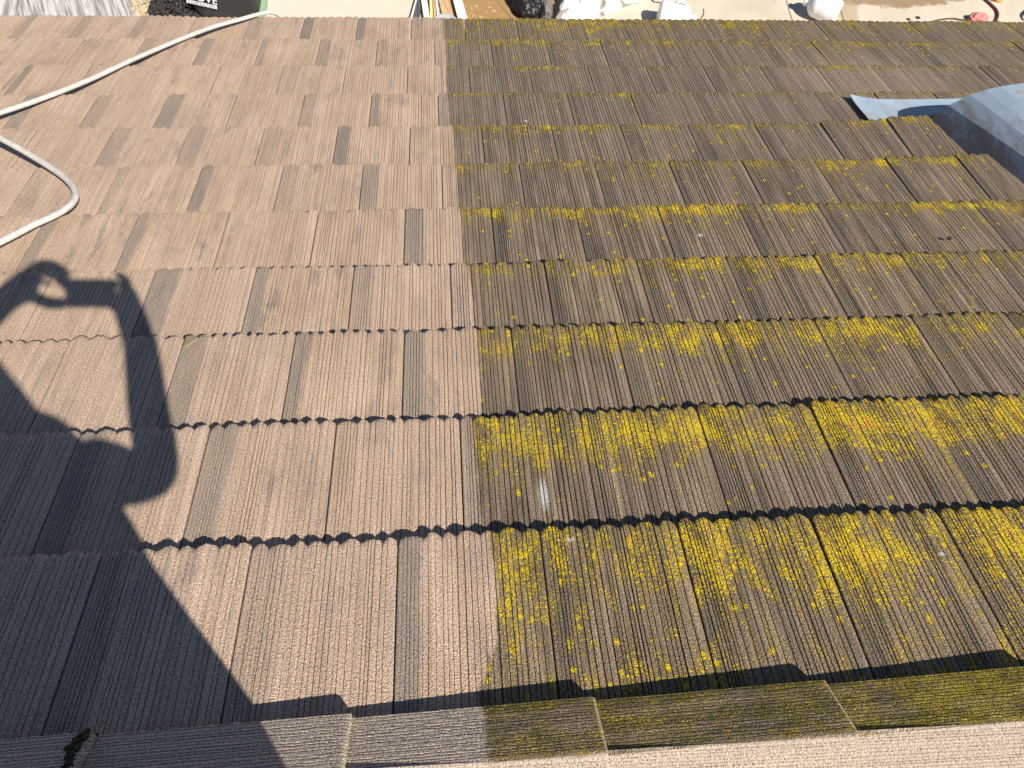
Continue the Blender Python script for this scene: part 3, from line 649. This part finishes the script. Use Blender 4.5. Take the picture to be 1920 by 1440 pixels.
p = G(1260, 50); jug(p, math.radians(-12), 'white plastic jug lying with its neck pointing right, near the white tub', 92, True, .96)
p = G(1534, 34); jug(p, math.radians(148), 'white plastic jug lying beside the muddy stain, neck pointing to the upper left', 90, False, .94)

# hoses, rag and small litter on the right
a = G(1212, -25)
cp = [G(1205, -40), G(1222, 0), G(1232, 5), G(1247, 7.5), G(1262, 8)]
wire = bm_obj('wire', tube_bm([q+Vector((0, 0, .008)) for q in catmull(cp, 8)], .006, 8), M_CORD, None, True); tag(wire, 'thin dark wire on the concrete behind the jug with its neck to the right', 'wire')
cp = [G(1835, -45), G(1842, -6), G(1856, 10), G(1866, 20), G(1869.5, 30), G(1866, 42), G(1850, 70), G(1800, 95)]
tag(bm_obj('red_hose', tube_bm([q+Vector((0, 0, .016)) for q in catmull(cp, 10)], .014, 10), plain('red_rubber', (.17, .055, .045), .45, .3, 20), None, True), 'dark red rubber hose curving over the concrete at the upper right', 'hose')
M_PINK = plain('pink_cloth', (.62, .22, .20), .85, .3, 30, 0, .3)
p = G(1826, 37); crumple('pink_rag', (p.x+.03, p.y-.01, ZG), (.115, .055, .055), M_PINK, 'crumpled pink rag lying by the eave edge', 'rag', 11.0, 4, .35, 7.0)
cp = [G(1740, 43), G(1765, 38), G(1785, 36.5), G(1800, 38.5), G(1812, 39)]
tag(bm_obj('stick', tube_bm([q+Vector((0, 0, .012)) for q in catmull(cp, 6)], [.006]*3+[.009]*22, 8), plain('stick_bark', (.09, .07, .04), .9), None, True), 'thin dark stick lying left of the pink rag', 'stick')
p = G(1869, 1); crumple('orange_cloth', (p.x, p.y+.04, ZG), (.085, .08, .06), plain('orange_cloth', (.66, .38, .14), .8, .3, 20), 'small orange and cream cloth behind the dark red hose', 'cloth', 5.0, 4, .2, 5.0)
p = G(1706, -5); p.y -= .05; tyre = bm_obj('black_tub', lathe_bm([(.001, .004), (.16, .004), (.185, .02), (.20, .16), (.205, .17), (.195, .172), (.18, .03), (.001, .02)], 40, Matrix.Translation((p.x, p.y+.215, ZG))), M_BLACK, None, True)
tag(tyre, 'round black rubber tub standing in the muddy stain', 'tub')
for (u_, v_, sx, lab) in ((1703, 37, .020, 'small dark leaf scrap by the eave, left of the two'), (1721, 34, .026, 'small dark leaf scrap by the eave, right of the two'), (1847, 40.5, .018, 'tiny brown pebble right of the pink rag')):
    p = G(u_, v_); blob('leaf_scrap' if v_ < 40 else 'pebble', (p.x, p.y, ZG+.008), (sx, sx*.8, .008), M_DARK, lab, 'debris', int(u_))
cp = [G(1926, 22), G(1918, 31), G(1922, 40)]
tag(bm_obj('twig', tube_bm([q+Vector((0, 0, .03)) for q in catmull(cp, 5)], .014, 8), plain('twig_bark', (.20, .16, .07), .9), None, True), 'short brown twig at the far right of the yard', 'twig')

# ------------------------------------------------------------------ the photographer on the far side of the ridge, casting the shadow
def person():
    C0 = CAM
    nodes, edges, rad = [], [], []
    def nd(p, r, par=None):
        nodes.append(Vector(p)); rad.append(r)
        if par is not None: edges.append((par, len(nodes)-1))
        return len(nodes)-1
    def R(x, y, z): return C0 + Vector((x, y, z))
    cx, cy = -.155, -.445
    pel = nd(R(cx-.03, cy-.01, -.62), (.205, .145)); ab = nd(R(cx-.02, cy, -.45), (.180, .125), pel); ch = nd(R(cx, cy+.01, -.22), (.170, .120), ab)
    nk0 = nd(R(cx, cy+.0, -.03), (.125, .095), ch); nk = nd(R(cx+.0, cy+.015, .065), (.098, .090), nk0)
    h1 = nd(R(cx+.0, cy+.045, .135), (.074, .085), nk); h2 = nd(R(cx, cy+.05, .215), (.080, .096), h1); nd(R(cx, cy+.04, .285), (.055, .068), h2)
    nose = None
    # right arm
    rs = nd(R(cx+.180, cy, -.065), (.082, .082), nk0); re_ = nd(R(.084, -.318, -.292), (.056, .056), rs); rm = nd(R(.098, -.200, -.185), (.052, .052), re_)
    rwr = nd(R(.122, -.080, -.065), (.046, .046), rm); rp = nd(R(.118, -.012, -.002), (.050, .044), rwr)
    for (dx, dy, dz, bx, by, bz, r) in ((.112, .048, .046, .086, .060, .050, .013), (.108, .030, .024, .072, .042, .016, .012), (.110, -.006, -.010, .080, .012, -.022, .009), (.108, -.02, -.024, .084, -.004, -.034, .008), (.070, -.030, -.018, .048, -.018, -.008, .010)):
        a = nd(R(dx, dy, dz), (r, r), rp); nd(R(bx, by, bz), (r*.85, r*.85), a)
    # left arm
    ls = nd(R(cx-.185, cy, -.055), (.068, .068), nk0); le = nd(R(-.50, -.235, -.15), (.062, .062), ls); lm = nd(R(-.36, -.115, -.030), (.056, .056), le)
    lwr = nd(R(-.205, -.015, .058), (.042, .042), lm); lp = nd(R(-.165, .03, .085), (.050, .042), lwr)
    for pts_, r in ((((-.125, .060, .115), (-.078, .060, .105), (-.052, .045, .05)), .024), (((-.115, .050, .108), (-.070, .045, .09), (-.055, .03, .035)), .018), (((-.118, .035, .10), (-.080, .03, .075), (-.062, .018, .022)), .009), (((-.125, .02, .085), (-.092, .015, .055)), .008), (((-.150, -.015, .040), (-.112, -.018, .005), (-.075, -.006, -.012)), .022)):
        a = lp
        for k, q in enumerate(pts_): a = nd(R(*q), (r*(1-.08*k), r*(1-.08*k)), a)
    # legs; the feet stand on the back slope
    def roof_z(y): return -SP/CP*abs(y-YA) + 0.155
    for s in (-1, 1):
        hy = cy; hp_ = nd(R(cx+s*.095, hy, -.70), (.098, .10), pel); kn = nd(R(cx+s*.12, hy+.03, -1.06), (.062, .066), hp_)
        ay = C0.y+hy-.015; an = nd((C0.x+cx+s*.135, ay, roof_z(ay)+.085), (.042, .045), kn)
        ty = ay+.13; nd((C0.x+cx+s*.15, ty, roof_z(ty)+.035), (.040, .024), an)
    root = empty('person', (C0.x+cx, C0.y+cy, roof_z(C0.y+cy)), 'person in a dark hooded jacket standing behind the ridge, arms raised to hold a phone', 'person')
    me = bpy.data.meshes.new('body'); me.from_pydata([tuple(v) for v in nodes], edges, []); me.update()
    o = link(bpy.data.objects.new('body', me)); child(o, root)
    sk = o.modifiers.new('skin', 'SKIN'); sk.use_smooth_shade = True
    for i, r in enumerate(rad): me.skin_vertices[0].data[i].radius = r
    me.skin_vertices[0].data[pel].use_root = True
    ss = o.modifiers.new('sub', 'SUBSURF'); ss.levels = 2; ss.render_levels = 2
    n = NT('skin_and_clothes'); z = n.sep(n.pos()); hx = n.math('GREATER_THAN', z[2], C0.z+.03)
    hand = n.math('GREATER_THAN', z[1], C0.y-.10); c = n.mix(n.math('GREATER_THAN', z[2], C0.z-.62), (.03, .035, .06), (.04, .045, .05))
    n.base(n.mix(n.math('MAXIMUM', hx, hand), c, (.50, .31, .22))); n.rough(.75); me.materials.append(n.m)
    jx = -.176; prof_ = [(-.92, 0, .185, .150), (-.90, 0, .202, .155), (-.75, 0, .203, .148), (-.60, 0, .202, .142), (-.45, 0, .200, .138), (-.33, 0, .212, .140), (-.20, 0, .222, .135), (-.12, 0, .212, .120), (-.07, 0, .195, .108), (-.02, 0, .172, .105), (.05, .015, .155, .115), (.12, .02, .138, .125), (.19, .02, .126, .130), (.25, .015, .108, .115), (.295, .01, .075, .085), (.315, 0, .02, .03)]
    bm = bmesh.new(); rg = []
    for (z_, oy, ax, ay) in prof_: rg.append([bm.verts.new(R(jx + ax*math.cos(a_), cy+oy + ay*math.sin(a_), z_)) for a_ in [2*math.pi*k/32 for k in range(32)]])
    for A_, B_ in zip(rg, rg[1:]):
        for k in range(32):
            zc = A_[k].co.z - C0.z
            if .08 < zc < .24 and 4 <= k <= 11: continue
            bm.faces.new((A_[k], A_[(k+1) % 32], B_[(k+1) % 32], B_[k]))
    jk = bm_obj('hooded_jacket', bm, plain('dark_jacket_cloth', (.035, .04, .05), .85, .2, 40), root, True)
    sj = jk.modifiers.new('thick', 'SOLIDIFY'); sj.thickness = .006
    for s in (-1, 1):
        bm_obj('eye', lathe_bm([(.001, -.006), (.009, 0), (.001, .006)], 12, Matrix.Translation(R(cx+s*.030, cy+.135, .205))), plain('eye', (.6, .6, .6), .3), root)
        sy = C0.y+cy+.05; sz = -SP/CP*abs(sy-YA)+.155
        bm_obj('shoe', box_bm(.10, .28, .085, Matrix.Translation((C0.x+cx+s*.145, sy, sz+.030)) @ Matrix.Rotation(math.radians(20), 4, 'X'), .03, None, 3), M_DARK, root, True)
    bm_obj('nose', lathe_bm([(.001, -.02), (.014, -.012), (.006, .02)], 10, Matrix.Translation(R(cx, cy+.150, .185))), n.m, root, True)
    # phone: its lens is where the picture is taken from; it sits just behind the lens
    bx, by_, bz = [Vector((_m[0][i], _m[1][i], _m[2][i])) for i in range(3)]
    ph = bm_obj('phone', box_bm(.158, .090, .010, None, .003), plain('phone_shell', (.02, .02, .024), .3))
    mm = Matrix.Identity(4)
    cpos = C0 + bx*.008 + by_*.016 + bz*.012
    for i in range(3): mm[i][0] = bx[i]; mm[i][1] = by_[i]; mm[i][2] = bz[i]; mm[i][3] = cpos[i]
    ph.matrix_world = mm; tag(ph, 'black phone held level in both raised hands', 'phone')
person()
